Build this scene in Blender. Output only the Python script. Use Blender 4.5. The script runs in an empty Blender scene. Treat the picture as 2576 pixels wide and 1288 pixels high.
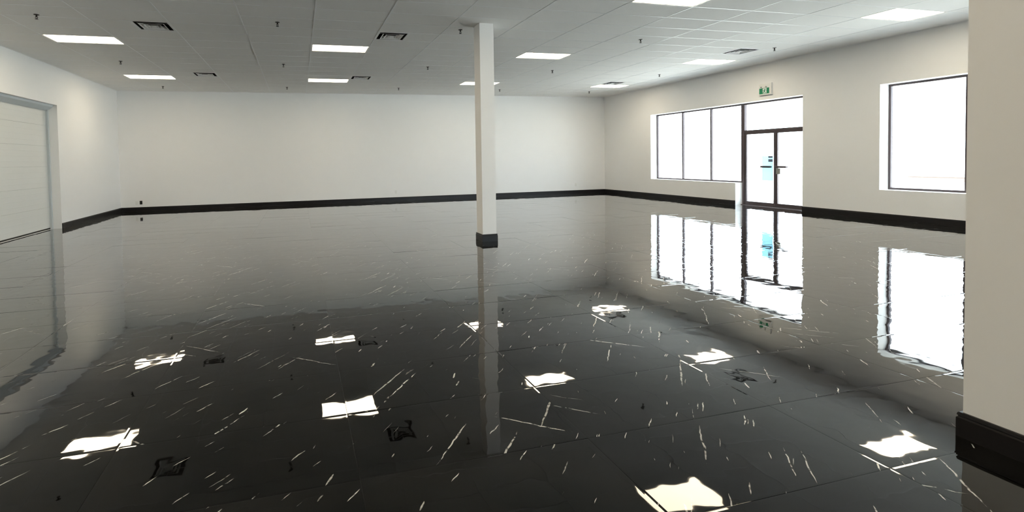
import bpy, math, random
from mathutils import Matrix, Vector
random.seed(7)
S = bpy.context.scene
COL = S.collection

# ------------------------------------------------------------------ camera
IMG_W, IMG_H = 2576.0, 1288.0
F_PX, PPX, PPY = 1218.5, 1057.9, 438.3
YAW, PITCH, ROLL, CAM_H = 0.2464, -0.0303, -0.0201, 1.525

def make_camera():
    cd = bpy.data.cameras.new('camera')
    cd.sensor_fit = 'HORIZONTAL'
    cd.sensor_width = 36.0
    cd.lens = F_PX / IMG_W * 36.0
    cd.shift_x = (IMG_W / 2 - PPX) / IMG_W
    cd.shift_y = (PPY - IMG_H / 2) / IMG_W
    cd.clip_start = 0.05
    cd.clip_end = 500
    co = bpy.data.objects.new('camera', cd)
    COL.objects.link(co)
    fwd = Vector((math.sin(YAW) * math.cos(PITCH), math.cos(YAW) * math.cos(PITCH), math.sin(PITCH)))
    r = Vector((math.cos(YAW), -math.sin(YAW), 0))
    u = r.cross(fwd)
    c, s = math.cos(ROLL), math.sin(ROLL)
    r2 = c * r + s * u
    u2 = -s * r + c * u
    m = Matrix((r2, u2, -fwd)).transposed().to_4x4()
    m.translation = Vector((0, 0, CAM_H))
    co.matrix_world = m
    S.camera = co
    return r2, u2, fwd
CR, CU, CF = make_camera()

def project(x, y, z):
    v = Vector((x, y, z - CAM_H))
    d = v.dot(CF)
    if d < 0.05:
        return None
    return PPX + F_PX * v.dot(CR) / d, PPY - F_PX * v.dot(CU) / d

# ------------------------------------------------------------------ world, light, exposure
SKY_STRENGTH = 8.5
LAMP_STRENGTH = 17.0
LAMP_COLOUR = (1.0, 0.855, 0.62)
w = bpy.data.worlds.new('overcast_sky')
S.world = w
w.use_nodes = True
bg = w.node_tree.nodes['Background']
bg.inputs['Color'].default_value = (0.81, 0.89, 1.0, 1)
bg.inputs['Strength'].default_value = SKY_STRENGTH
sd = bpy.data.lights.new('sun', 'SUN')
sd.energy = 42.0
sd.color = (1.0, 0.97, 0.92)
sd.angle = math.radians(0.6)
so = bpy.data.objects.new('sun', sd)
COL.objects.link(so)
so.location = (-20, 0, 40)
so.rotation_euler = Vector((0.42, 0.12, -0.9)).to_track_quat('-Z', 'Y').to_euler()
S.cycles.diffuse_bounces = 8
S.view_settings.view_transform = 'Standard'
S.view_settings.look = 'None'
S.view_settings.gamma = 1.0
S.view_settings.use_curve_mapping = False
S.view_settings.exposure = 0.22

# ------------------------------------------------------------------ dimensions (metres)
XL, XR, YB, H = -5.706, 12.476, 17.853, 3.97
YF = -6.0                      # wall behind the camera
WT = 0.36                      # outer wall thickness
TX, TY = 1.22, 0.61            # ceiling tile module
GX, GY = 0.334, 10.428         # ceiling grid origin
FX, FY = 1.233, 0.6165         # floor tile module
FX0, FY0 = 0.245, 2.90         # floor joint origin

# ------------------------------------------------------------------ material helpers
def mat(name):
    m = bpy.data.materials.new(name)
    m.use_nodes = True
    nt = m.node_tree
    b = nt.nodes['Principled BSDF']
    return m, nt, b

def N(nt, typ, **kw):
    n = nt.nodes.new(typ)
    for k, v in kw.items():
        setattr(n, k, v)
    return n

def math_node(nt, op, a, b=None, clamp=False):
    n = nt.nodes.new('ShaderNodeMath')
    n.operation = op
    n.use_clamp = clamp
    for i, v in enumerate((a, b)):
        if v is None:
            continue
        if isinstance(v, (int, float)):
            n.inputs[i].default_value = v
        else:
            nt.links.new(v, n.inputs[i])
    return n.outputs[0]

def plain(name, col, rough=0.5, metallic=0.0, noise=0.0, nscale=20.0, bump=0.0, bscale=200.0, ior=1.5):
    m, nt, b = mat(name)
    b.inputs['Base Color'].default_value = (*col, 1)
    b.inputs['Roughness'].default_value = rough
    b.inputs['Metallic'].default_value = metallic
    b.inputs['IOR'].default_value = ior
    tc = N(nt, 'ShaderNodeTexCoord')
    if noise > 0:
        nz = N(nt, 'ShaderNodeTexNoise')
        nz.inputs['Scale'].default_value = nscale
        nz.inputs['Detail'].default_value = 3
        nt.links.new(tc.outputs['Object'], nz.inputs['Vector'])
        mx = N(nt, 'ShaderNodeMix', data_type='RGBA')
        mx.inputs['A'].default_value = (*[c * (1 - noise) for c in col], 1)
        mx.inputs['B'].default_value = (*[min(1, c * (1 + noise)) for c in col], 1)
        nt.links.new(nz.outputs['Fac'], mx.inputs['Factor'])
        nt.links.new(mx.outputs['Result'], b.inputs['Base Color'])
    if bump > 0:
        nb = N(nt, 'ShaderNodeTexNoise')
        nb.inputs['Scale'].default_value = bscale
        nt.links.new(tc.outputs['Object'], nb.inputs['Vector'])
        bp = N(nt, 'ShaderNodeBump')
        bp.inputs['Strength'].default_value = 1.0
        bp.inputs['Distance'].default_value = bump
        nt.links.new(nb.outputs['Fac'], bp.inputs['Height'])
        nt.links.new(bp.outputs['Normal'], b.inputs['Normal'])
    return m

def emission(name, col, strength):
    m, nt, b = mat(name)
    b.inputs['Base Color'].default_value = (0.9, 0.9, 0.9, 1)
    b.inputs['Emission Color'].default_value = (*col, 1)
    b.inputs['Emission Strength'].default_value = strength
    return m

def glass_mat():
    m = bpy.data.materials.new('clear_glass')
    m.use_nodes = True
    nt = m.node_tree
    nt.nodes.clear()
    out = N(nt, 'ShaderNodeOutputMaterial')
    tr = N(nt, 'ShaderNodeBsdfTransparent')
    tr.inputs['Color'].default_value = (0.93, 0.97, 0.96, 1)
    gl = N(nt, 'ShaderNodeBsdfGlossy')
    gl.inputs['Roughness'].default_value = 0.01
    lw_ = N(nt, 'ShaderNodeLayerWeight')
    lw_.inputs['Blend'].default_value = 0.5
    pw = math_node(nt, 'POWER', lw_.outputs['Facing'], 5.0)
    fac = math_node(nt, 'MULTIPLY_ADD', pw, 0.9)
    fac.node.inputs[2].default_value = 0.04
    mx = N(nt, 'ShaderNodeMixShader')
    nt.links.new(fac, mx.inputs['Fac'])
    nt.links.new(tr.outputs[0], mx.inputs[1])
    nt.links.new(gl.outputs[0], mx.inputs[2])
    nt.links.new(mx.outputs[0], out.inputs['Surface'])
    return m

def marble_mat():
    m, nt, b = mat('polished_black_marble')
    L = nt.links.new
    tc = N(nt, 'ShaderNodeTexCoord')
    oi = N(nt, 'ShaderNodeObjectInfo')
    off = N(nt, 'ShaderNodeVectorMath', operation='SCALE')
    off.inputs[0].default_value = (57.3, 91.7, 13.1)
    L(oi.outputs['Random'], off.inputs['Scale'])
    add = N(nt, 'ShaderNodeVectorMath', operation='ADD')
    L(tc.outputs['Object'], add.inputs[0])
    L(off.outputs[0], add.inputs[1])
    P = add.outputs[0]
    wob = N(nt, 'ShaderNodeTexNoise')
    wob.inputs['Scale'].default_value = 9.0
    wob.inputs['Detail'].default_value = 2.0
    L(P, wob.inputs['Vector'])
    wc = N(nt, 'ShaderNodeVectorMath', operation='SUBTRACT')
    L(wob.outputs['Color'], wc.inputs[0])
    wc.inputs[1].default_value = (0.5, 0.5, 0.5)
    ws = N(nt, 'ShaderNodeVectorMath', operation='SCALE')
    L(wc.outputs[0], ws.inputs[0])
    ws.inputs['Scale'].default_value = 0.03
    wa = N(nt, 'ShaderNodeVectorMath', operation='ADD')
    L(P, wa.inputs[0])
    L(ws.outputs[0], wa.inputs[1])
    PW = wa.outputs[0]

    def dashes(angle, su, sv, keep, thr):
        rot = N(nt, 'ShaderNodeVectorRotate', rotation_type='Z_AXIS')
        L(PW, rot.inputs['Vector'])
        rot.inputs['Angle'].default_value = -math.radians(angle)
        sc = N(nt, 'ShaderNodeVectorMath', operation='MULTIPLY')
        L(rot.outputs[0], sc.inputs[0])
        sc.inputs[1].default_value = (su, sv, 0)
        vo = N(nt, 'ShaderNodeTexVoronoi', voronoi_dimensions='2D', feature='F1')
        vo.inputs['Scale'].default_value = 1.0
        L(sc.outputs[0], vo.inputs['Vector'])
        sep = N(nt, 'ShaderNodeSeparateColor')
        L(vo.outputs['Color'], sep.inputs[0])
        on = math_node(nt, 'GREATER_THAN', sep.outputs[0], 1 - keep)
        t = math_node(nt, 'MULTIPLY', sep.outputs[1], thr)
        d = math_node(nt, 'SUBTRACT', t, vo.outputs['Distance'])
        k = math_node(nt, 'MULTIPLY', d, 14.0, clamp=True)
        k = math_node(nt, 'MULTIPLY', k, on)
        br = math_node(nt, 'MULTIPLY_ADD', sep.outputs[2], 0.7)
        br.node.inputs[2].default_value = 0.3
        return math_node(nt, 'MULTIPLY', k, br)
    v1 = dashes(50, 1.7, 66.0, 0.045, 0.42)
    v2 = dashes(44, 6.0, 95.0, 0.022, 0.42)
    v3 = dashes(-38, 1.3, 75.0, 0.010, 0.42)
    v4 = dashes(58, 9.0, 60.0, 0.010, 0.4)
    vv = math_node(nt, 'MAXIMUM', math_node(nt, 'MAXIMUM', v1, v2), math_node(nt, 'MAXIMUM', v3, v4))
    # break-up along the vein
    br = N(nt, 'ShaderNodeTexNoise')
    br.inputs['Scale'].default_value = 28.0
    L(P, br.inputs['Vector'])
    mr = N(nt, 'ShaderNodeMapRange')
    mr.inputs['From Min'].default_value = 0.36
    mr.inputs['From Max'].default_value = 0.52
    L(br.outputs['Fac'], mr.inputs['Value'])
    vv = math_node(nt, 'MULTIPLY', vv, mr.outputs[0])
    # cloudy ground
    cl = N(nt, 'ShaderNodeTexNoise')
    cl.inputs['Scale'].default_value = 2.3
    cl.inputs['Detail'].default_value = 5.0
    L(PW, cl.inputs['Vector'])
    base = N(nt, 'ShaderNodeMix', data_type='RGBA')
    base.inputs['A'].default_value = (0.002, 0.002, 0.002, 1)
    base.inputs['B'].default_value = (0.010, 0.0095, 0.009, 1)
    cr = N(nt, 'ShaderNodeMapRange')
    cr.inputs['From Min'].default_value = 0.35
    cr.inputs['From Max'].default_value = 0.75
    L(cl.outputs['Fac'], cr.inputs['Value'])
    L(cr.outputs[0], base.inputs['Factor'])
    fin = N(nt, 'ShaderNodeMix', data_type='RGBA')
    L(vv, fin.inputs['Factor'])
    L(base.outputs['Result'], fin.inputs['A'])
    fin.inputs['B'].default_value = (0.80, 0.78, 0.74, 1)
    L(fin.outputs['Result'], b.inputs['Base Color'])
    b.inputs['Roughness'].default_value = 0.022
    b.inputs['IOR'].default_value = 1.235
    b.inputs['Coat Weight'].default_value = 1.0
    b.inputs['Coat Roughness'].default_value = 0.015
    b.inputs['Coat IOR'].default_value = 1.235
    # gentle waviness of the polished face
    n1 = N(nt, 'ShaderNodeTexNoise')
    n1.inputs['Scale'].default_value = 5.0
    n1.inputs['Detail'].default_value = 1.0
    L(P, n1.inputs['Vector'])
    n2 = N(nt, 'ShaderNodeTexNoise')
    n2.inputs['Scale'].default_value = 15.0
    n2.inputs['Detail'].default_value = 0.0
    L(P, n2.inputs['Vector'])
    hh = math_node(nt, 'MULTIPLY_ADD', n2.outputs['Fac'], 0.08)
    L(n1.outputs['Fac'], hh.node.inputs[2])
    bp = N(nt, 'ShaderNodeBump')
    bp.inputs['Strength'].default_value = 1.0
    bp.inputs['Distance'].default_value = 0.0011
    L(hh, bp.inputs['Height'])
    L(bp.outputs['Normal'], b.inputs['Normal'])
    L(bp.outputs['Normal'], b.inputs['Coat Normal'])
    return m

M = {}
M['wall'] = plain('painted_drywall', (0.865, 0.865, 0.865), 0.75, noise=0.012, nscale=3, bump=0.0002, bscale=350)
M['tile'] = plain('acoustic_ceiling_tile', (0.90, 0.89, 0.87), 0.95, noise=0.02, nscale=160, bump=0.0003, bscale=420)
M['tee'] = plain('white_grid_metal', (0.90, 0.90, 0.90), 0.4)
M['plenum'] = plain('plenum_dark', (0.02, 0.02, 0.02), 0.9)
M['marble'] = marble_mat()
M['grout'] = plain('dark_grout', (0.06, 0.057, 0.052), 0.6, noise=0.2, nscale=60)
M['black'] = plain('black_gloss_trim', (0.012, 0.011, 0.012), 0.32, noise=0.2, nscale=8, ior=1.3)
M['bronze'] = plain('dark_bronze_aluminium', (0.085, 0.066, 0.072), 0.38, metallic=0.3)
M['gasket'] = plain('black_rubber', (0.01, 0.01, 0.01), 0.6)
M['steel'] = plain('grey_steel', (0.35, 0.36, 0.34), 0.4, metallic=0.6)
M['dark_metal'] = plain('dark_sprinkler_metal', (0.03, 0.027, 0.025), 0.4, metallic=0.5)
M['white_enamel'] = plain('white_enamel', (0.82, 0.82, 0.82), 0.35)
M['white_plastic'] = plain('white_plastic', (0.78, 0.78, 0.76), 0.4)
M['door_white'] = plain('white_door_paint', (0.72, 0.73, 0.71), 0.5, noise=0.01, nscale=4)
M['door_grey'] = plain('pale_blue_grey_steel', (0.60, 0.65, 0.68), 0.4)
M['green'] = plain('exit_green', (0.0, 0.22, 0.10), 0.4)
M['sign_white'] = plain('sign_white', (0.82, 0.86, 0.82), 0.4)
M['glass'] = glass_mat()
M['lamp'] = emission('lit_diffuser', LAMP_COLOUR, LAMP_STRENGTH)
M['concrete'] = plain('pale_concrete', (0.55, 0.54, 0.52), 0.9, noise=0.1, nscale=2)
M['brick'] = plain('pale_brick', (0.11, 0.085, 0.075), 0.9, noise=0.15, nscale=6)
M['grey_print'] = plain('grey_print', (0.16, 0.17, 0.24), 0.7)

def paper_mat():
    m = bpy.data.materials.new('thin_blue_paper')
    m.use_nodes = True
    nt = m.node_tree
    b = nt.nodes['Principled BSDF']
    b.inputs['Base Color'].default_value = (0.55, 0.80, 0.92, 1)
    b.inputs['Roughness'].default_value = 0.8
    t = N(nt, 'ShaderNodeBsdfTranslucent')
    t.inputs['Color'].default_value = (0.62, 0.86, 0.94, 1)
    mx = N(nt, 'ShaderNodeMixShader')
    mx.inputs[0].default_value = 0.5
    out = nt.nodes['Material Output']
    nt.links.new(b.outputs[0], mx.inputs[1])
    nt.links.new(t.outputs[0], mx.inputs[2])
    nt.links.new(mx.outputs[0], out.inputs['Surface'])
    return m
M['paper'] = paper_mat()

# ------------------------------------------------------------------ mesh helpers
PILLOW = 0.00016
class MB:
    """collects shapes; build() links them as one mesh object"""
    def __init__(s):
        s.v, s.f = [], []
    def add(s, vs, fs):
        o = len(s.v)
        s.v += [tuple(p) for p in vs]
        s.f += [tuple(i + o for i in f) for f in fs]
        return s
    def box(s, x0, x1, y0, y1, z0, z1):
        return s.add([(x0, y0, z0), (x1, y0, z0), (x1, y1, z0), (x0, y1, z0),
                      (x0, y0, z1), (x1, y0, z1), (x1, y1, z1), (x0, y1, z1)],
                     [(0, 3, 2, 1), (4, 5, 6, 7), (0, 1, 5, 4), (1, 2, 6, 5), (2, 3, 7, 6), (3, 0, 4, 7)])
    def cbox(s, x0, x1, y0, y1, z0, z1, c):
        """box with its top (z1) edges slightly pillowed and chamfered"""
        rings = [(0, z0), (0, z1 - c - PILLOW), (c, z1 - PILLOW), (c + 0.010, z1)]
        vs = []
        for d, z in rings:
            vs += [(x0 + d, y0 + d, z), (x1 - d, y0 + d, z), (x1 - d, y1 - d, z), (x0 + d, y1 - d, z)]
        n = len(rings)
        fs = [(0, 3, 2, 1), tuple(range(4 * n - 4, 4 * n))]
        for q in range(n - 1):
            for a in range(4):
                b = (a + 1) % 4
                fs.append((4 * q + a, 4 * q + b, 4 * q + b + 4, 4 * q + a + 4))
        return s.add(vs, fs)
    def prism(s, pts, axis, a0, a1):
        """extrude a 2-D outline along axis ('x','y','z')"""
        n = len(pts)
        def P(p, a):
            if axis == 'x': return (a, p[0], p[1])
            if axis == 'y': return (p[0], a, p[1])
            return (p[0], p[1], a)
        vs = [P(p, a0) for p in pts] + [P(p, a1) for p in pts]
        fs = [tuple(range(n))[::-1], tuple(range(n, 2 * n))]
        fs += [(i, (i + 1) % n, (i + 1) % n + n, i + n) for i in range(n)]
        return s.add(vs, fs)
    def lathe(s, cx, cy, prof, seg=16):
        """prof = [(r, z), ...] spun about a vertical axis"""
        o = []
        for r, z in prof:
            o += [(cx + r * math.cos(2 * math.pi * k / seg), cy + r * math.sin(2 * math.pi * k / seg), z) for k in range(seg)]
        fs = []
        for j in range(len(prof) - 1):
            for k in range(seg):
                k2 = (k + 1) % seg
                fs.append((j * seg + k, j * seg + k2, (j + 1) * seg + k2, (j + 1) * seg + k))
        fs.append(tuple(range(seg))[::-1])
        fs.append(tuple((len(prof) - 1) * seg + k for k in range(seg)))
        return s.add(o, fs)
    def mesh(s, name, m):
        import bmesh
        me = bpy.data.meshes.new(name)
        me.from_pydata(s.v, [], s.f)
        bm = bmesh.new()
        bm.from_mesh(me)
        bmesh.ops.recalc_face_normals(bm, faces=bm.faces)
        bm.to_mesh(me)
        bm.free()
        me.materials.append(M[m])
        return me
    def build(s, name, m, parent=None, loc=(0, 0, 0)):
        o = bpy.data.objects.new(name, s.mesh(name, m))
        COL.objects.link(o)
        o.location = loc
        if parent:
            o.parent = parent
        return o

def inst(name, me, parent, loc, rot=(0, 0, 0)):
    o = bpy.data.objects.new(name, me)
    COL.objects.link(o)
    o.parent = parent
    o.location = loc
    o.rotation_euler = rot
    return o

def empty(name, loc=(0, 0, 0), rz=0.0):
    o = bpy.data.objects.new(name, None)
    o.empty_display_size = 0.1
    COL.objects.link(o)
    o.location = loc
    o.rotation_euler = (0, 0, rz)
    return o

def tag(o, label=None, cat=None, group=None, kind=None):
    if label: o['label'] = label
    if cat: o['category'] = cat
    if group: o['group'] = group
    if kind: o['kind'] = kind
    return o

def copy_tree(o, parent=None):
    c = o.copy()
    COL.objects.link(c)
    c.parent = parent
    for ch in list(o.children):
        copy_tree(ch, c)
    return c

# ------------------------------------------------------------------ openings
SILL, HEAD = 0.65, 2.975
W1a, W1b = 11.57, 15.10        # window beside the door
D0, D1 = 9.61, 11.57           # entrance door
W2a, W2b = 5.10, 7.92          # second window
W3a, W3b = -2.60, 3.20         # unseen window, added to bring in fill light
RO0, RO1, ROH = 10.0, 13.74, 3.035   # roll-up door on the left wall
WALLTOP = H + 0.40

# ------------------------------------------------------------------ walls
mb = MB()
mb.box(XL - WT, XR + WT, YB, YB + WT, -0.3, WALLTOP)
tag(mb.build('wall_back', 'wall'), 'long plain off-white back wall', 'wall', kind='structure')
mb = MB()
FA, FB = 7.2, 11.4              # unseen glazing behind the viewer, added as fill light
mb.box(XL - WT, FA, YF - WT, YF, -0.3, WALLTOP); mb.box(FB, XR + WT, YF - WT, YF, -0.3, WALLTOP)
mb.box(FA, FB, YF - WT, YF, -0.3, SILL); mb.box(FA, FB, YF - WT, YF, HEAD, WALLTOP)
tag(mb.build('wall_front', 'wall'), 'plain off-white wall behind the viewer', 'wall', kind='structure')
mb = MB()
mb.box(XL - WT, XL, YF, RO0, -0.3, WALLTOP)
mb.box(XL - WT, XL, RO0, RO1, ROH, WALLTOP)
mb.box(XL - WT, XL, RO1, YB, -0.3, WALLTOP)
tag(mb.build('wall_left', 'wall'), 'off-white left wall with a wide door opening', 'wall', kind='structure')
mb = MB()
a, b_ = XR, XR + WT
mb.box(a, b_, YF, W3a, -0.3, WALLTOP); mb.box(a, b_, W3b, W2a, -0.3, WALLTOP)
mb.box(a, b_, W3a, W3b, -0.3, SILL); mb.box(a, b_, W3a, W3b, HEAD, WALLTOP)
mb.box(a, b_, W2a, W2b, -0.3, SILL); mb.box(a, b_, W2a, W2b, HEAD, WALLTOP)
mb.box(a, b_, W2b, D0, -0.3, WALLTOP)
mb.box(a, b_, D0, D1, -0.3, -0.012); mb.box(a, b_, D0, W1b, HEAD, WALLTOP)
mb.box(a, b_, W1a, W1b, -0.3, SILL)
mb.box(a, b_, W1b, YB, -0.3, WALLTOP)
tag(mb.build('wall_right', 'wall'), 'off-white right wall with windows and glass entrance', 'wall', kind='structure')

# ------------------------------------------------------------------ floor with individual tiles
fl = MB().box(XL - 0.30, XR + 0.30, YF, YB, -0.25, -0.0026).build('floor', 'grout')
tag(fl, 'polished black marble tile floor with white veins', 'floor', kind='structure')
J = 0.0004
full_tile = MB().cbox(-FX / 2 + J, FX / 2 - J, -FY / 2 + J, FY / 2 - J, -0.0115, 0, 0.0005).mesh('tile', 'marble')
cells = []
i0, i1 = math.floor((XL - 0.3 - FX0) / FX), math.ceil((XR + 0.3 - FX0) / FX)
j0, j1 = math.floor((YF - FY0) / FY), math.ceil((YB - FY0) / FY)
for i in range(i0, i1):
    for j in range(j0, j1):
        x0, x1 = FX0 + i * FX, FX0 + (i + 1) * FX
        y0, y1 = FY0 + j * FY, FY0 + (j + 1) * FY
        # the floor runs into the door recesses only
        lx = XL - 0.25 if (RO0 < (y0 + y1) / 2 < RO1) else XL
        rx = XR + 0.25 if (D0 < (y0 + y1) / 2 < D1) else XR
        cx0, cx1, cy0, cy1 = max(x0, lx), min(x1, rx), max(y0, YF), min(y1, YB)
        if cx1 - cx0 < 0.02 or cy1 - cy0 < 0.02:
            continue
        area = 0
        P = [project(px, py, 0) for px, py in ((cx0, cy0), (cx1, cy0), (cx1, cy1), (cx0, cy1))]
        if all(P):
            mx = sum(p[0] for p in P) / 4
            my = sum(p[1] for p in P) / 4
            if -250 < mx < 2576 + 250 and my < 1288 + 200:
                area = abs(sum(P[k][0] * P[(k + 1) % 4][1] - P[(k + 1) % 4][0] * P[k][1] for k in range(4))) / 2
        cells.append((area, cx0, cx1, cy0, cy1))
cells.sort(key=lambda c: -c[0])
TILT = 0.0012
stuff = MB()
for n, (area, x0, x1, y0, y1) in enumerate(cells):
    cx, cy = (x0 + x1) / 2, (y0 + y1) / 2
    tx = max(-2 * TILT, min(2 * TILT, random.gauss(0, TILT)))
    ty = max(-1.4 * TILT, min(1.4 * TILT, random.gauss(0, TILT * 0.7)))
    if n < 300 and area > 0:
        if abs((x1 - x0) - FX) < 1e-4 and abs((y1 - y0) - FY) < 1e-4:
            me = full_tile
        else:
            hx, hy = (x1 - x0) / 2 - J, (y1 - y0) / 2 - J
            me = MB().cbox(-hx, hx, -hy, hy, -0.0115, 0, 0.0005).mesh('tile', 'marble')
        inst('tile', me, fl, (cx, cy, 0), (tx, ty, 0))
    else:
        k = len(stuff.v)
        stuff.cbox(x0 + J, x1 - J, y0 + J, y1 - J, -0.0115, 0, 0.0005)
        stuff.v[k:] = [(px, py, pz + (py - cy) * tx - (px - cx) * ty) for px, py, pz in stuff.v[k:]]
tag(stuff.build('tile_field', 'marble', fl), kind='stuff')

# ------------------------------------------------------------------ ceiling: grid, tiles
ce = MB().box(XL, XR, YF, YB, H + 0.14, H + 0.30).build('ceiling', 'plenum')
tag(ce, 'suspended ceiling of white acoustic tiles in a metal grid', 'ceiling', kind='structure')
LIGHTS = [(i, j) for j in (7, 0, -7, -14, -21) for i in (-4, 0, 4, 8)]
VENTS = [(-3, -2, 1), (1, -2, 0), (8, -2, 0), (-3, 6, 1), (1, 6, 0), (8, 6, 0)]   # column, row, right half?
light_cells = set(LIGHTS)
vent_cells = {(i, j): half for i, j, half in VENTS}
TW = 0.012                      # half width of a tee
gi0, gi1 = math.floor((XL - GX) / TX), math.ceil((XR - GX) / TX)
gj0, gj1 = math.floor((YF - GY) / TY), math.ceil((YB - GY) / TY)
for i in range(gi0 + 1, gi1):
    x = GX + i * TX
    MB().box(x - TW, x + TW, YF, YB, H, H + 0.0025).box(x - 0.002, x + 0.002, YF, YB, H + 0.0025, H + 0.04).build('main_tee', 'tee', ce)
for j in range(gj0 + 1, gj1):
    y = GY + j * TY
    m_ = MB()
    for i in range(gi0, gi1):
        x0, x1 = max(XL, GX + i * TX), min(XR, GX + (i + 1) * TX)
        m_.box(x0 + TW, x1 - TW, y - TW, y + TW, H + 0.0005, H + 0.0025)
    m_.build('cross_tee', 'tee', ce)
# wall angle
ANG = MB()
ANG.box(XL, XR, YB - 0.022, YB, H, H + 0.004).box(XL, XL + 0.022, YF, YB, H, H + 0.004).box(XR - 0.022, XR, YF, YB, H, H + 0.004)
ANG.build('wall_angle', 'tee', ce)
ZT = H + 0.0036
ct_full = MB().box(-TX / 2 + TW * 0.7, TX / 2 - TW * 0.7, -TY / 2 + TW * 0.7, TY / 2 - TW * 0.7, 0, 0.018).mesh('ceiling_tile', 'tile')
rest = MB()
cc = []
for i in range(gi0, gi1):
    for j in range(gj0, gj1):
        if (i, j) in light_cells:
            continue
        x0, x1 = max(XL, GX + i * TX), min(XR, GX + (i + 1) * TX)
        y0, y1 = max(YF, GY + j * TY), min(YB, GY + (j + 1) * TY)
        if (i, j) in vent_cells:
            if vent_cells[(i, j)]: x1 = x0 + TX / 2
            else: x0 = x0 + TX / 2
        if x1 - x0 < 0.03 or y1 - y0 < 0.03:
            continue
        # the two columns pass through the ceiling
        P = [project(px, py, H) for px, py in ((x0, y0), (x1, y0), (x1, y1), (x0, y1))]
        area = 0
        if all(P):
            if max(p[1] for p in P) > -40 and min(p[0] for p in P) < 2700 and max(p[0] for p in P) > -100:
                area = abs(sum(P[k][0] * P[(k + 1) % 4][1] - P[(k + 1) % 4][0] * P[k][1] for k in range(4))) / 2
        cc.append((area, x0, x1, y0, y1))
cc.sort(key=lambda c: -c[0])
for n, (area, x0, x1, y0, y1) in enumerate(cc):
    dz = random.uniform(-0.0004, 0.0006)
    if n < 300 and area > 0:
        if abs(x1 - x0 - TX) < 1e-4 and abs(y1 - y0 - TY) < 1e-4:
            me = ct_full
        else:
            hx, hy = (x1 - x0) / 2 - 0.004, (y1 - y0) / 2 - 0.006
            me = MB().box(-hx, hx, -hy, hy, 0, 0.018).mesh('ceiling_tile', 'tile')
        inst('ceiling_tile', me, ce, ((x0 + x1) / 2, (y0 + y1) / 2, ZT + dz),
             (random.gauss(0, 0.0005), random.gauss(0, 0.0004), 0))
    else:
        rest.box(x0 + 0.007, x1 - 0.007, y0 + 0.007, y1 - 0.007, ZT + dz, ZT + dz + 0.018)
tag(rest.build('tile_field', 'tile', ce), kind='stuff')

# ------------------------------------------------------------------ baseboards
BH = 0.130
def base_profile(sgn):
    """(offset from wall, z) outline, sgn = direction into the room"""
    p = [(0, 0), (0.019, 0), (0.019, 0.100), (0.013, 0.106), (0.013, 0.111), (0.017, 0.115), (0.015, BH - 0.004), (0.011, BH), (0, BH)]
    return [(sgn * u, z + 0.0004) for u, z in p]
def trim_y(name, xw, sgn, y0, y1):
    return tag(MB().prism([(xw + u, z) for u, z in base_profile(sgn)], 'y', y0, y1).build(name, 'black'), kind='structure')
def trim_x(name, yw, x0, x1):
    return tag(MB().prism([(yw + u, z) for u, z in base_profile(-1)], 'x', x0, x1).build(name, 'black'), kind='structure')
tag(trim_x('baseboard_back', YB, XL + 0.02, XR - 0.02), 'black gloss baseboard along the back wall', 'baseboard')
tag(trim_y('baseboard_left', XL, 1, RO1 + 0.005, YB), 'black gloss baseboard on the left wall past the roll-up door', 'baseboard')
tag(trim_y('baseboard_right', XR, -1, W1a, YB), 'black gloss baseboard under the window left of the entrance', 'baseboard')
tag(trim_y('baseboard_right', XR, -1, YF, D0), 'black gloss baseboard right of the glass entrance', 'baseboard')

# ------------------------------------------------------------------ columns
def column(x0, y1, label, wx=0.268, wy=0.295):
    """x0 = left face, y1 = far face"""
    cx, cy = x0 + wx / 2, y1 - wy / 2
    root = empty('column', (cx, cy, 0))
    tag(root, label, 'column', 'square columns down the middle of the room')
    hx, hy = wx / 2, wy / 2
    sh = MB().box(-hx, hx, -hy, hy, 0.0, H + 0.13)
    sh.build('shaft', 'wall', root)
    tr = MB()
    prof = [(0.002, 0.0004), (0.019, 0.0004), (0.019, 0.100), (0.013, 0.106), (0.013, 0.111), (0.017, 0.115), (0.015, BH - 0.004), (0.011, BH), (-0.004, BH)]
    vs = []
    for u, z in prof:
        vs += [(-hx - u, -hy - u, z), (hx + u, -hy - u, z), (hx + u, hy + u, z), (-hx - u, hy + u, z)]
    fs = [(4 * r + k, 4 * r + (k + 1) % 4, 4 * r + 4 + (k + 1) % 4, 4 * r + 4 + k) for r in range(len(prof) - 1) for k in range(4)]
    tr.add(vs, fs)
    tr.build('base_trim', 'black', root)
    return root
column(3.241, 8.296 + 0.295, 'slender off-white square column with black base standing mid-floor')
column(3.376, 1.753, 'near off-white square column with black base cut by the right edge of view')

# ------------------------------------------------------------------ roll-up door (left wall)
DX = XL - 0.24
d1 = empty('door_1', (DX, (RO0 + RO1) / 2, 0))
tag(d1, 'white sectional overhead door in the left wall', 'door', kind='structure')
hy = (RO1 - RO0) / 2
nsec = 6
zs = [0.035 + k * (ROH - 0.035) / nsec for k in range(nsec + 1)]
for k in range(nsec):
    m_ = MB()
    z0, z1 = zs[k] + 0.0008, zs[k + 1] - 0.0008
    c = 0.003
    m_.prism([(-0.05, z0), (-c, z0), (0, z0 + c), (0, z1 - c), (-c, z1), (-0.05, z1)], 'y', -hy, hy)
    for q in range(1, 4):       # shallow pressed ribs
        zz = z0 + (z1 - z0) * q / 4
        m_.prism([(-0.002, zz - 0.012), (0.0008, zz - 0.004), (0.0008, zz + 0.004), (-0.002, zz + 0.012)], 'y', -hy, hy)
    m_.build('door_section', 'door_white', d1)
MB().box(-0.07, -0.051, -hy, hy, 0.002, ROH - 0.002).build('door_core', 'door_white', d1)
MB().box(-0.045, 0.004, -hy, hy - 0.02, 0.002, 0.034).build('bottom_seal', 'gasket', d1)
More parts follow.
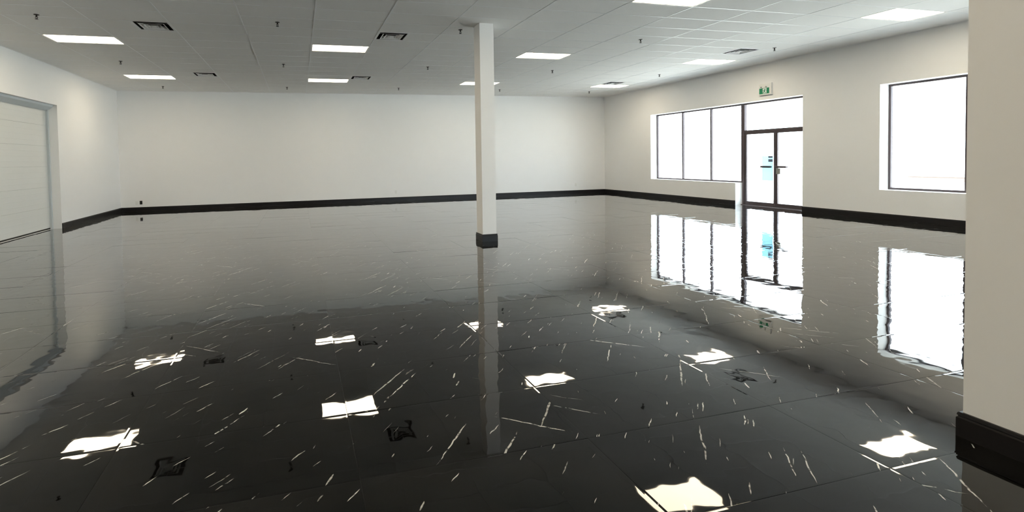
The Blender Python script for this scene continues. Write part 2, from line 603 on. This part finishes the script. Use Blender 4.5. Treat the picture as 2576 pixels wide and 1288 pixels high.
MB().prism([(0.0, 2.93), (0.02, 2.90), (0.15, 2.985), (0.165, ROH - 0.001), (0, ROH - 0.001)], 'y', -hy, hy - 0.012).build('hood', 'door_grey', d1)
MB().box(-0.02, 0.05, hy - 0.035, hy - 0.001, 0.002, 2.93).box(0.05, 0.056, hy - 0.05, hy - 0.001, 0.002, 2.93).build('guide_track', 'door_grey', d1)
tag(MB().box(XL - 0.24, XL - 0.20, RO0, RO1, 0.0008, 0.006).build('trim_1', 'white_enamel'), 'pale threshold strip under the overhead door', 'threshold', kind='structure')

# ------------------------------------------------------------------ windows and entrance (right wall)
GXF = XR + 0.262               # room-side face of the frames
FD = 0.06                      # frame depth
def window(name, ya, yb, mull, z0, z1, label):
    root = empty(name, (GXF, (ya + yb) / 2, z0))
    tag(root, label, 'window', kind='structure')
    yc = (ya + yb) / 2
    e = 0.003
    fw = 0.045
    f = MB()
    f.box(0, FD, ya - yc + e, yb - yc - e, e, fw)
    f.box(0, FD, ya - yc + e, yb - yc - e, z1 - z0 - fw, z1 - z0 - e)
    f.box(0, FD, ya - yc + e, ya - yc + fw, fw, z1 - z0 - fw)
    f.box(0, FD, yb - yc - fw, yb - yc - e, fw, z1 - z0 - fw)
    f.build('window_frame', 'bronze', root)
    edges = [ya + fw] + [v for m in mull for v in (m - 0.025, m + 0.025)] + [yb - fw]
    for m in mull:
        MB().box(-0.004, FD, m - 0.025 - yc, m + 0.025 - yc, fw, z1 - z0 - fw).build('mullion', 'bronze', root)
    for k in range(0, len(edges), 2):
        MB().box(0.028, 0.034, edges[k] - yc, edges[k + 1] - yc, fw, z1 - z0 - fw).build('pane', 'glass', root)
    return root
window('window_1', W1a, W1b, [12.70, 13.87], SILL, HEAD, 'wide three-pane window left of the glass entrance doors')
window('window_2', W2a, W2b, [6.612], SILL, HEAD, 'tall bright window right of the entrance beside the near column')

window('fill_window_3', W3a, W3b, [-1.15, 0.30, 1.75], SILL, HEAD, 'wide unseen window behind the near column, added for fill light')

fw_ = window('fill_window_4', FA, FB, [8.6, 10.0], SILL, HEAD, 'unseen window behind the viewer, added for fill light')
fw_.location = ((FA + FB) / 2, YF - 0.262, SILL)
fw_.rotation_euler = (0, 0, -math.pi / 2)

# entrance: frame, transom pane, two leaves
TZ = 2.13
ent = empty('door_2', (GXF, (D0 + D1) / 2, 0))
tag(ent, 'double glass entrance door in dark bronze frame with transom above', 'door', kind='structure')
yc = (D0 + D1) / 2
f = MB()
e = 0.003
f.box(-0.01, FD + 0.02, D1 - yc - 0.075, D1 - yc - e, 0.001, HEAD - e)
f.box(-0.01, FD + 0.02, D0 - yc + e, D0 - yc + 0.075, 0.001, HEAD - e)
f.box(-0.01, FD + 0.02, D0 - yc + 0.075, D1 - yc - 0.075, TZ - 0.01, TZ + 0.055)
f.box(-0.01, FD + 0.02, D0 - yc + 0.075, D1 - yc - 0.075, HEAD - 0.045, HEAD - e)
f.box(0.047, FD + 0.02, D0 - yc + 0.075, D1 - yc - 0.075, TZ - 0.035, TZ - 0.01)
f.build('door_frame', 'bronze', ent)
MB().box(0.028, 0.034, D0 - yc + 0.075, D1 - yc - 0.075, TZ + 0.055, HEAD - 0.045).build('transom_pane', 'glass', ent)
MB().prism([(-0.08, 0.0006), (-0.07, 0.012), (0.07, 0.012), (0.08, 0.0006)], 'y', D0 - yc + 0.004, D1 - yc - 0.004).build('threshold', 'bronze', ent)
def leaf(y0, y1, bar0, bar1, meet):
    lf = MB()
    st = 0.05
    z0, z1 = 0.014, TZ - 0.013
    lf.box(0, 0.045, y0, y0 + st, z0, z1).box(0, 0.045, y1 - st, y1, z0, z1)
    lf.box(0, 0.045, y0 + st, y1 - st, z0, z0 + 0.10).box(0, 0.045, y0 + st, y1 - st, z1 - 0.055, z1)
    o = lf.build('door_leaf', 'bronze', ent)
    MB().box(0.02, 0.026, y0 + st, y1 - st, z0 + 0.10, z1 - 0.055).build('pane', 'glass', o)
    b = MB().prism([(-0.085, 1.105), (-0.075, 1.10), (-0.05, 1.10), (-0.05, 1.155), (-0.075, 1.155), (-0.085, 1.15)], 'y', bar0, bar1)
    b.box(-0.06, 0.0, bar0, bar0 + 0.03, 1.105, 1.15).box(-0.06, 0.0, bar1 - 0.03, bar1, 1.105, 1.15)
    b.build('push_bar', 'bronze', o)
    return o
mid = 10.55 - yc
l1 = leaf(mid + 0.004, D1 - yc - 0.079, mid + 0.10, mid + 0.385, 0)
l2 = leaf(D0 - yc + 0.079, mid - 0.004, mid - 0.36, mid - 0.03, 1)
tag(MB().box(-0.05, 0.0, mid - 0.175, mid - 0.055, 0.93, 1.09).build('lock_box', 'steel', l2), 'grey lock box below push bar')

# notice sheet hung on the entrance glass
ns = empty('notice_sheet', (GXF - 0.012, 10.77, 0.74))
tag(ns, 'pale blue notice sheet with two grey blocks on the entrance glass', 'notice')
MB().box(0, 0.001, -0.16, 0.165, 0, 0.69).build('sheet', 'paper', ns)
MB().box(-0.0015, 0, -0.145, -0.02, 0.635, 0.685).build('printed_block', 'grey_print', ns)
MB().box(-0.0015, 0, -0.145, -0.02, 0.525, 0.60).build('printed_block', 'grey_print', ns)

# ------------------------------------------------------------------ exit sign
ex = empty('exit_sign', (XR, 10.60, 3.10))
tag(ex, 'green running-man exit sign above the glass entrance', 'sign')
MB().prism([(0.0, 0.0), (-0.050, 0.0), (-0.055, 0.005), (-0.055, 0.300), (-0.045, 0.315), (0.0, 0.315)], 'y', -0.185, 0.17).build('housing', 'white_plastic', ex)
MB().box(-0.0590, -0.0545, -0.130, 0.158, 0.035, 0.192).build('green_panel', 'green', ex)
pic = MB().box(-0.0605, -0.0590, -0.055, 0.055, 0.045, 0.182).build('white_doorway', 'sign_white', ex)
def fig(pts):
    return [(p[0], p[1]) for p in pts]
man = MB()
head = [(0.006 - 0.02 + 0.011 * math.cos(t * math.pi / 4), 0.165 + 0.011 * math.sin(t * math.pi / 4)) for t in range(8)]
for poly in (head,
             [(-0.022, 0.150), (0.014, 0.152), (0.020, 0.105), (-0.004, 0.098)],
             [(-0.004, 0.108), (0.020, 0.108), (0.036, 0.075), (0.066, 0.072), (0.066, 0.058), (0.024, 0.058)],
             [(-0.004, 0.108), (0.014, 0.104), (-0.006, 0.076), (-0.030, 0.052), (-0.040, 0.060), (-0.022, 0.082)],
             [(-0.018, 0.150), (-0.010, 0.138), (-0.036, 0.120), (-0.052, 0.128), (-0.050, 0.136), (-0.036, 0.132)],
             [(0.010, 0.152), (0.014, 0.138), (0.034, 0.128), (0.030, 0.104), (0.040, 0.102), (0.046, 0.134)]):
    man.prism(fig(poly), 'x', -0.0615, -0.0600)
man.build('running_man', 'green', pic)
for yy in (0.10, -0.045):
    k = MB()
    k.prism([(yy + 0.018 * math.cos(t * math.pi / 6), 0.222 + 0.018 * math.sin(t * math.pi / 6)) for t in range(12)], 'x', -0.075, -0.0545)
    k.build('knob', 'steel', ex)

# ------------------------------------------------------------------ ceiling lights
def make_light():
    root = empty('ceiling_light')
    hx, hy = TX / 2 - 0.010, TY / 2 - 0.010
    fr = MB()
    t = 0.018
    fr.box(-hx, hx, -hy, -hy + t, 0.0045, 0.03).box(-hx, hx, hy - t, hy, 0.0045, 0.03)
    fr.box(-hx, -hx + t, -hy + t, hy - t, 0.0045, 0.03).box(hx - t, hx, -hy + t, hy - t, 0.0045, 0.03)
    fr.build('frame', 'white_enamel', root)
    MB().box(-hx + t, hx - t, -hy + t, hy - t, 0.008, 0.014).build('diffuser', 'lamp', root)
    MB().box(-hx + 0.01, hx - 0.01, -hy + 0.01, hy - 0.01, 0.031, 0.08).build('housing', 'white_enamel', root)
    return root
COLN = {-4: 'leftmost', 0: 'second from the left', 4: 'third from the left', 8: 'rightmost'}
ROWN = {7: 'row nearest the back wall', 0: 'middle row', -7: 'frontmost row in view', -14: 'row over the viewer', -21: 'row behind the viewer'}
proto = make_light()
for n, (i, j) in enumerate(LIGHTS):
    o = proto if n == 0 else copy_tree(proto)
    o.location = (GX + (i + 0.5) * TX, GY + (j + 0.5) * TY, H)
    tag(o, 'lit ceiling panel light, %s in the %s' % (COLN[i], ROWN[j]), 'ceiling light', 'lit panel lights in the ceiling grid')

# ------------------------------------------------------------------ air diffusers
def make_vent():
    root = empty('air_vent')
    s_ = TY / 2 - 0.008
    fr = MB()
    o_, i_ = s_, 0.272
    fr.box(-o_, o_, -o_, -i_, 0.0015, 0.012).box(-o_, o_, i_, o_, 0.0015, 0.012)
    fr.box(-o_, -i_, -i_, i_, 0.0015, 0.012).box(i_, o_, -i_, i_, 0.0015, 0.012)
    fr.build('frame', 'white_enamel', root)
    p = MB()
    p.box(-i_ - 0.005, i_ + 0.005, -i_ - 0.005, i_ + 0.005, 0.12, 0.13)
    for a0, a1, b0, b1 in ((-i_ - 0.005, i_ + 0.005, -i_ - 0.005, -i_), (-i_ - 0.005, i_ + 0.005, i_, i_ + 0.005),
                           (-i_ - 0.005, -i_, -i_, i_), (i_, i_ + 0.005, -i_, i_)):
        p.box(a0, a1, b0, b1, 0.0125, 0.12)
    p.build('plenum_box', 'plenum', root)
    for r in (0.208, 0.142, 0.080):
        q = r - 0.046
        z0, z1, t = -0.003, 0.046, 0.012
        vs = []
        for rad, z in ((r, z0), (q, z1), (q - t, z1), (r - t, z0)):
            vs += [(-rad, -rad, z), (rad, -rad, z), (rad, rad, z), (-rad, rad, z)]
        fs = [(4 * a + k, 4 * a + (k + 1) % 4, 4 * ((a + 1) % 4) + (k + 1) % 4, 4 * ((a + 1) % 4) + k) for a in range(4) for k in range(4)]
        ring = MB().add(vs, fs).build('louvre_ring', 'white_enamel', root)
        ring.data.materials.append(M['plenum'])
        for k in range(8):              # blade backs coloured black, standing in for shade in the gaps
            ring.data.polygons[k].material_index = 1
    MB().box(-0.035, 0.035, -0.035, 0.035, -0.004, 0.0).build('centre_plate', 'white_enamel', root)
    MB().box(-0.004, 0.004, -i_, i_, 0.050, 0.056).box(-i_, -0.004, -0.004, 0.004, 0.050, 0.056).box(0.004, i_, -0.004, 0.004, 0.050, 0.056).build('cross_brace', 'white_enamel', root)
    return root
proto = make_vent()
VN = {(-3, -2): 'front row, left of the middle lights', (1, -2): 'front row, just right of the middle light',
      (8, -2): 'front row, above the glass entrance', (-3, 6): 'back row, beside the far left light',
      (1, 6): 'back row, beside the second far light', (8, 6): 'back row, behind the far right light'}
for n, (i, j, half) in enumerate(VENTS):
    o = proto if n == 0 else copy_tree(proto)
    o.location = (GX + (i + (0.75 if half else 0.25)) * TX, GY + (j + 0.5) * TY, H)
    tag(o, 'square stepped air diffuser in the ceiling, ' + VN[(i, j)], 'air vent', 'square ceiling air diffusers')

# tee beside each vent closing the half tile
m_ = MB()
for i, j, half in VENTS:
    x = GX + (i + 0.5) * TX
    m_.box(x - TW, x + TW, GY + j * TY + TW, GY + (j + 1) * TY - TW, H + 0.0006, H + 0.004)
m_.build('cross_tee', 'tee', ce)

# ------------------------------------------------------------------ sprinklers
def make_sprinkler():
    root = empty('sprinkler_head')
    MB().lathe(0, 0, [(0.020, 0.0), (0.040, -0.001), (0.038, -0.006), (0.018, -0.010), (0.012, -0.010)], 14).build('escutcheon', 'dark_metal', root)
    b = MB().lathe(0, 0, [(0.012, -0.009), (0.012, -0.035), (0.009, -0.038)], 10)
    for sgn in (-1, 1):
        b.prism([(sgn * 0.010, -0.030), (sgn * 0.020, -0.045), (sgn * 0.018, -0.058), (sgn * 0.004, -0.072), (sgn * 0.002, -0.066), (sgn * 0.013, -0.055), (sgn * 0.014, -0.046), (sgn * 0.006, -0.034)], 'y', -0.004, 0.004)
    b.lathe(0, 0, [(0.004, -0.036), (0.004, -0.070)], 8)
    b.build('body', 'dark_metal', root)
    MB().lathe(0, 0, [(0.004, -0.068), (0.024, -0.071), (0.026, -0.074), (0.004, -0.074)], 14).build('deflector', 'dark_metal', root)
    return root
proto = make_sprinkler()
CN = ['leftmost', 'second from the left', 'third from the left', 'fourth from the left', 'rightmost']
RN = ['nearest row', 'middle row', 'row closest to the back wall']
rows = [[(-4.01, 9.10), (-0.29, 8.88), (3.05, 8.80), (7.10, 8.88), (10.88, 9.04)],
        [(-3.98, 12.80), (-0.296, 12.62), (3.39, 12.46), (7.05, 12.47), (10.75, 12.62)],
        [(-4.04, 16.70), (-0.294, 16.46), (3.376, 16.24), (7.06, 16.20), (10.75, 16.30)]]
n = 0
for r, row in enumerate(rows):
    for c, (x, y) in enumerate(row):
        o = proto if n == 0 else copy_tree(proto)
        n += 1
        o.location = (x, y, ZT)
        tag(o, 'dark sprinkler head, %s in the %s' % (CN[c], RN[r]), 'sprinkler', 'ceiling sprinkler heads')

# ------------------------------------------------------------------ wall outlets
def outlet(x, z, dark, label):
    root = empty('wall_outlet', (x, YB, z))
    tag(root, label, 'outlet', 'electrical outlets on the back wall')
    MB().prism([(-0.038, -0.06), (0.038, -0.06), (0.038, 0.06), (-0.038, 0.06)], 'y', -0.006, 0).build('plate', 'gasket' if dark else 'white_plastic', root)
    for zz in (-0.026, 0.026):
        MB().prism([(-0.017, zz - 0.014), (0.017, zz - 0.014), (0.017, zz + 0.014), (-0.017, zz + 0.014)], 'y', -0.009, -0.006).build('socket_face', 'gasket' if dark else 'white_plastic', root)
outlet(-5.235, 0.27, False, 'white wall outlet near the back left corner, left of the black one')
outlet(-5.105, 0.28, True, 'black wall outlet near the back left corner')
outlet(3.52, 0.326, False, 'white wall outlet left of the column on the back wall')
outlet(11.10, 0.35, False, 'white wall outlet near the back right corner')

# ------------------------------------------------------------------ outside
tag(MB().box(XR + WT + 0.002, XR + 70, -60, 70, -0.4, -0.03).box(XL - 30, XR + WT + 0.002, -60, YF - WT - 0.002, -0.4, -0.03).build('pavement', 'concrete'), 'pale concrete pavement outside the windows', 'pavement', kind='structure')
lw = empty('brick_wall', (30, 16.6, -0.03))
tag(lw, 'low brick wall outside, seen through the right window', 'wall')
MB().box(0, 0.3, -3.0, 1.2, 0, 0.22).build('brick_body', 'brick', lw)
MB().box(-0.03, 0.33, -3.03, 1.23, 0.22, 0.27).build('coping', 'concrete', lw)
